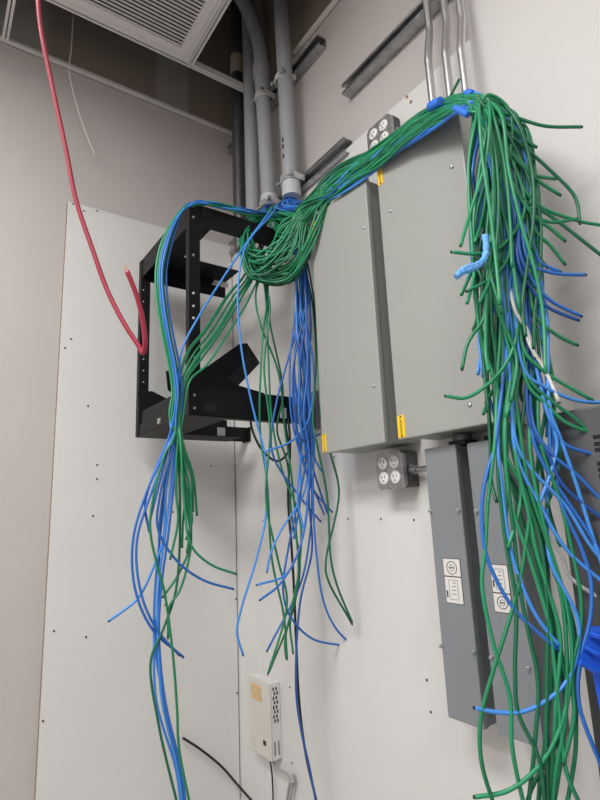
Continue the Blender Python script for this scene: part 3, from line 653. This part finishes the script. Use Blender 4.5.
# ---- middle : green and blue cables hanging between rack and left enclosure
def head(k='g'):
    return [at(270+jit(5), 205, 2.2), at(262+jit(8), 235+jit(6), 1.98), at(262+jit(8), 262+jit(4), 1.86)] if k == 'g' else [at(292+jit(4), 197, 2.04), at(298+jit(5), 216+jit(5), 1.93), at(300+jit(6), 245+jit(6), 1.85)]
MG = [
 ([(256, 291), (260, 323), (278, 371), (285, 430), (292, 480), (296, 530), (298, 580), (285, 640), (286, 658)], 'green cable with a short hooked end just above the small power supply'),
 ([(267, 280), (262, 345), (260, 430), (267, 482), (272, 560), (284, 617), (287, 659)], 'green cable ending above and right of the small power supply'),
 ([(263, 280), (270, 306), (264, 367), (270, 430), (266, 500), (278, 560), (287, 603), (268, 674)], 'green cable touching the top of the small power supply, left one'),
 ([(266, 285), (270, 323), (283, 393), (277, 430), (287, 462), (292, 520), (300, 560), (293, 610), (269, 672)], 'green cable touching the top of the small power supply, right one'),
 ([(265, 290), (268, 350), (272, 420), (282, 470), (300, 520), (299, 570), (290, 620), (293, 653)], 'green cable in the middle strand with a dark hooked end')]
for l, lb in MG: cable('network_cable', head()+Yp([p+(1.47,) if p[1] < 300 else p for p in l], 1.42+jit(.03)), green(), lb, tip=True)
cable('network_cable', head('b')+Yp([(312, 300, 1.40), (316, 360, 1.36), (313, 420, 1.3), (315, 435, 1.28), (327, 495, 1.28), (331, 560, 1.28), (337, 585, 1.28), (352, 622, 1.28)], 1.3), gr[2], 'dark green cable with its end below the left enclosure, outer of the crossing pair', tip=True)
cable('network_cable', head('b')+Yp([(314, 300, 1.40), (318, 360, 1.34), (322, 420, 1.29), (330, 452, 1.29), (339, 492, 1.29), (326, 560, 1.29), (327, 577, 1.29), (352, 624, 1.29)], 1.3), gr[2], 'dark green cable with its end below the left enclosure, inner of the crossing pair', tip=True)
MBl = [
 ([(296, 300), (290, 360), (290, 400), (292, 420), (302, 460), (324, 514)], 'blue cable end pointing right under the left enclosure, left of three'),
 ([(300, 300), (294, 370), (297, 428), (312, 487), (332, 512)], 'blue cable end pointing right under the left enclosure, right of three'),
 ([(302, 300), (285, 370), (277, 400), (272, 452), (300, 497), (320, 521)], 'blue cable end pointing right under the left enclosure, middle of three'),
 ([(306, 300), (300, 380), (303, 430), (312, 465), (327, 512), (345, 560), (350, 569)], 'deep blue cable ending alone below the left enclosure'),
 ([(304, 300), (310, 360), (308, 430), (305, 490), (280, 532), (270, 556), (267, 572)], 'teal-blue cable bowing left below the rack arm'),
 ([(300, 300), (306, 380), (312, 440), (308, 500), (299, 550), (285, 575), (257, 585)], 'blue cable end pointing left on the corner strip, upper of two'),
 ([(307, 300), (299, 380), (309, 450), (306, 520), (297, 555), (279, 585), (260, 600)], 'blue cable end pointing left on the corner strip, lower of two'),
 ([(298, 300), (309, 390), (306, 460), (296, 510), (288, 550), (283, 590), (289, 614), (311, 638), (345, 646)], 'deep blue cable end curling right, lower middle of the right board'),
 ([(310, 300), (308, 380), (314, 440), (313, 490), (316, 550), (324, 603), (337, 630), (365, 655)], 'blue cable end reaching furthest right on the lower right board'),
 ([(303, 300), (300, 360), (307, 430), (312, 500), (308, 550), (300, 585), (267, 651)], 'blue cable ending just above the small power supply'),
 ([(297, 300), (303, 370), (310, 440), (309, 500), (312, 550), (300, 603), (296, 690), (301, 730), (310, 770), (318, 815)], 'blue cable hanging longest beside the black one to the bottom edge')]
for l, lb in MBl:
    Y = 1.40+jit(.04); cable('network_cable', head('b')+Yp(l, Y), blue(), lb, tip=True)
for i in range(8):
    Y = 1.38+jit(.05); x = 302+jit(12); l = [(x, 290)]
    e = 420+rnd()*120; y = 330
    while y < e: x += jit(6); x = min(318 if y < 450 else 314, max(289, x)); l.append((x, y)); y += 42
    l.append((x+jit(10), e))
    cable('network_cable', head('b')+Yp(l, Y), blue(), 'blue network cable in the dense strand hanging between rack and left enclosure', group='blue cables in the strand between rack and left enclosure')
cable('network_cable', head('b')+Yp([(300, 300), (313, 360), (312, 405), (305, 427), (290, 442), (264, 452)], 1.36), bl[1], 'blue cable whose end curls back left across the strand below the rack arm', tip=True)
cable('network_cable', head('b')+Yp([(306, 300), (293, 370), (296, 425), (302, 440), (310, 438), (320, 434)], 1.34), bl[2], 'short blue cable end beside the lower yellow sticker of the left enclosure', tip=True)
# loops in the green knot, mostly deep green: its inner shade put into colour
for i in range(16):
    s = [(270+jit(5), 205, 2.2), (252+jit(8), 222+jit(6), 1.96), (244+jit(5), 245+jit(10), 1.84), (256+jit(8), 272+jit(7), 1.80), (284+jit(8), 276+jit(9), 1.79), (305+jit(4), 252+jit(10), 1.79), (303+jit(5), 228+jit(8), 1.86), (291+jit(5), 212, 1.97), (291+jit(4), 197, 2.04)]
    cable('network_cable', to3(s), gr[2] if rnd() < .8 else gr[0], 'green cable looped in the knot under the conduits beside the rack arm', group='green loops of the knot beside the rack arm')
for i in range(7):
    s = [(270+jit(5), 205, 2.2), (262+jit(6), 212+jit(4), 2.0), (280+jit(6), 216+jit(5), 1.9), (300+jit(5), 208+jit(5), 1.85), (296+jit(4), 202, 1.98), (291+jit(4), 197, 2.04)]
    cable('network_cable', to3(s), blue(), 'blue cable looped tightly between the two conduit mouths', group='blue loops between the conduit mouths')
# a few thin ones that leave the knot early and cross to the bundle
for i in range(3):
    s = [(292+jit(4), 197, 2.04), (300, 206, 1.92), (318+i*3, 186-i*4, 1.80), (345, 168-i*3, 1.66), (380, 146, 1.51), (430, 108, 1.30), (462, 98, 1.18)]
    cable('network_cable', to3(s), [bl[2], gr[2], gr[0]][i], ['blue cable arching highest from the conduit mouth to the bundle', 'dark green cable arching from the conduit mouth to the bundle', 'green cable arching lowest from the conduit mouth to the bundle'][i])
# ---- black, red, thin white and grey cables
cable('black_cable', Yp([(252, 412, 1.48), (251, 425), (262, 450), (277, 461), (288, 452), (286, 428), (284, 412, 1.48)], 1.50), blackm, 'black cable looping down from the rack arm', r=.004, tip=False)
cable('black_cable', Yp([(286, 405, 1.47), (290, 440), (288, 500), (291, 540), (294, 590), (296, 640), (299, 700), (305, 750), (316, 800), (322, 830)], 1.45), blackm, 'long black cable hanging beside a blue one to the bottom edge', r=.0042)
bk = cable('black_cable', [onp(300, 850, 0, W-T-.03), onp(268, 818, 0, W-T-.03), onp(252, 801, 0, W-T-.03)]+[onp(x, y, 1, Y1-T-.03) for x, y in ((236, 783), (222, 767), (200, 749), (183, 738))], blackm, 'black cable rising along the lower left board with a bare pale end', r=.0045)
q0 = onp(183, 738, 1, Y1-T-.02); q1_ = onp(174, 727, 1, Y1-T-.025)
MB().tube([q0, q0.lerp(q1_, .4)], .0025, 8).build('bare_end', whitem, bk)
zt_ = Vector((.08, -.12, 1.95))
rp_ = [at(38, -8, .66)+Vector((-.05, .03, ZC-at(38, -8, .66).z-.002)), at(36, -60, .68), at(38, 0, .66), at(41, 30, .655), (at(52, 85, .65)), at(66, 150, .64), at(76, 200, .63), at(92, 248, .62), at(108, 292, .61), at(125, 325, .60), at(138, 345, .595), (at(143, 353, .592)), at(145, 346, .59), at(143, 322, .59), at(137, 297, .59), at(127, 271, .59)]
rc = cable('red_cable', rp_, redm, 'red cable hanging in the foreground at left, hooked at its lower end', r=.0028, n=12, spl=9)
d1 = (rp_[-1]-rp_[-2]).normalized()
MB().tube([rp_[-1]-d1*.001, rp_[-1]+d1*.006], .0012, 8).build('bare_wire', copper, rc)
wt = [onp(80, -40, 1, 2.0), onp(73, 20, 1, 2.01), onp(71, 52, 1, 2.015), onp(69, 68, 1, 2.02), onp(74, 95, 1, 2.02), onp(83, 125, 1, 2.025), onp(95, 156, 1, 2.03)]
wt[0].z = ZR
cable('thin_wire', wt, whitem, 'thin white wire dangling from above the ceiling before the left wall', r=.0022, n=6)
gc = onp(271, 768, 0, 1.08)
cable('grey_cable', [Vector((1.08, gc.y+.012, zB+.003)), onp(277, 768, 0, 1.08), onp(284, 772, 0, 1.08), onp(290, 777, 0, 1.085), onp(288, 792, 0, 1.09), onp(285, 815, 0, 1.09)], greym, 'grey cable leaving the bottom of the small power supply', r=.0045)
cable('black_cable', [Vector((1.085, gc.y+.02, zB+.004)), onp(272, 775, 0, 1.085), onp(273, 800, 0, 1.085), onp(273, 835, 0, 1.085)], blackm, 'thin black cable running straight down from the small power supply', r=.003)
c9 = onp(293, 777, 0, 1.085)
ck = thing('cable_connector', (1.09, c9.y, c9.z), 'small grey screw-on connector hanging under the power supply', 'connector')
MB().cyl(onp(291, 775, 0, 1.085), onp(293, 783, 0, 1.085), .010, 12).build('nut', greym, ck, True)
MB().cyl(onp(292, 783, 0, 1.085), onp(288, 830, 0, 1.085), .005, 10).build('lead', greym, ck, True)
# ---- blue tape round the bundle
def band(p0, p1, r, m, label, name='cable_tape'):
    a, b = at(*p0), at(*p1); d = (b-a)
    o = MB().tube([a, a+d*.03, a+d*.5, b-d*.03, b], r, 18, rr=[r*.45, r*.9, r*1.0, r*.85, r*.4]).build(name, m, None, True); tag(o, label, 'tape')
band((430, 107, 1.275), (441, 101, 1.235), .0120, tapem, 'blue tape band round the bundle at the foot of the first thin conduit')
band((455, 108, 1.135), (468, 115, 1.09), .0072, tapem, 'blue tape band round the bundle over the corner of the right enclosure')
band((466, 93, 1.18), (473, 94, 1.16), .009, tapem, 'blue tape band behind the bundle at the foot of the third thin conduit')
tp = MB()
P_ = [at(x, y, D) for x, y, D in ((485, 235, .99), (486, 252, .985), (482, 262, .98), (474, 268, .975), (462, 272, .97), (456, 277, .968))]
c_ = cr(P_, 6)
tp.tube(c_, .004, 8, rr=[.006+.0009*math.sin(i*1.9) for i in range(len(c_))])
tp.tube([p+up*.006+rt*.004 for p in c_[8:]], .005, 6, rr=[.005+.001*math.sin(i*2.3) for i in range(len(c_)-8)])
tag(tp.build('cable_tape', tapel, None, True), 'crumpled light blue tape tail sticking left over the right enclosure', 'tape')
# ---------------------------------------------------------------- light
def lamp(x, y, sx, sy, e, z=ZC-.012, col=(1, .99, .98)):
    L = bpy.data.lights.new('ceiling_lamp', 'AREA'); L.shape = 'RECTANGLE'; L.size = sx; L.size_y = sy; L.energy = e; L.color = col
    o = bpy.data.objects.new('ceiling_lamp', L); C.objects.link(o); o.location = (x, y, z)
lamp(-.75, .55, .6, 1.2, 44); lamp(-.75, -1.5, .6, 1.2, 26); lamp(-2.0, .55, .6, 1.2, 34)
w = bpy.data.worlds.new('world'); bpy.context.scene.world = w; w.use_nodes = True
w.node_tree.nodes['Background'].inputs[0].default_value = (.6, .62, .65, 1); w.node_tree.nodes['Background'].inputs[1].default_value = .2
vs = bpy.context.scene.view_settings; vs.view_transform = 'Standard'; vs.look = 'None'; vs.gamma = 1; vs.use_curve_mapping = False; vs.exposure = .42
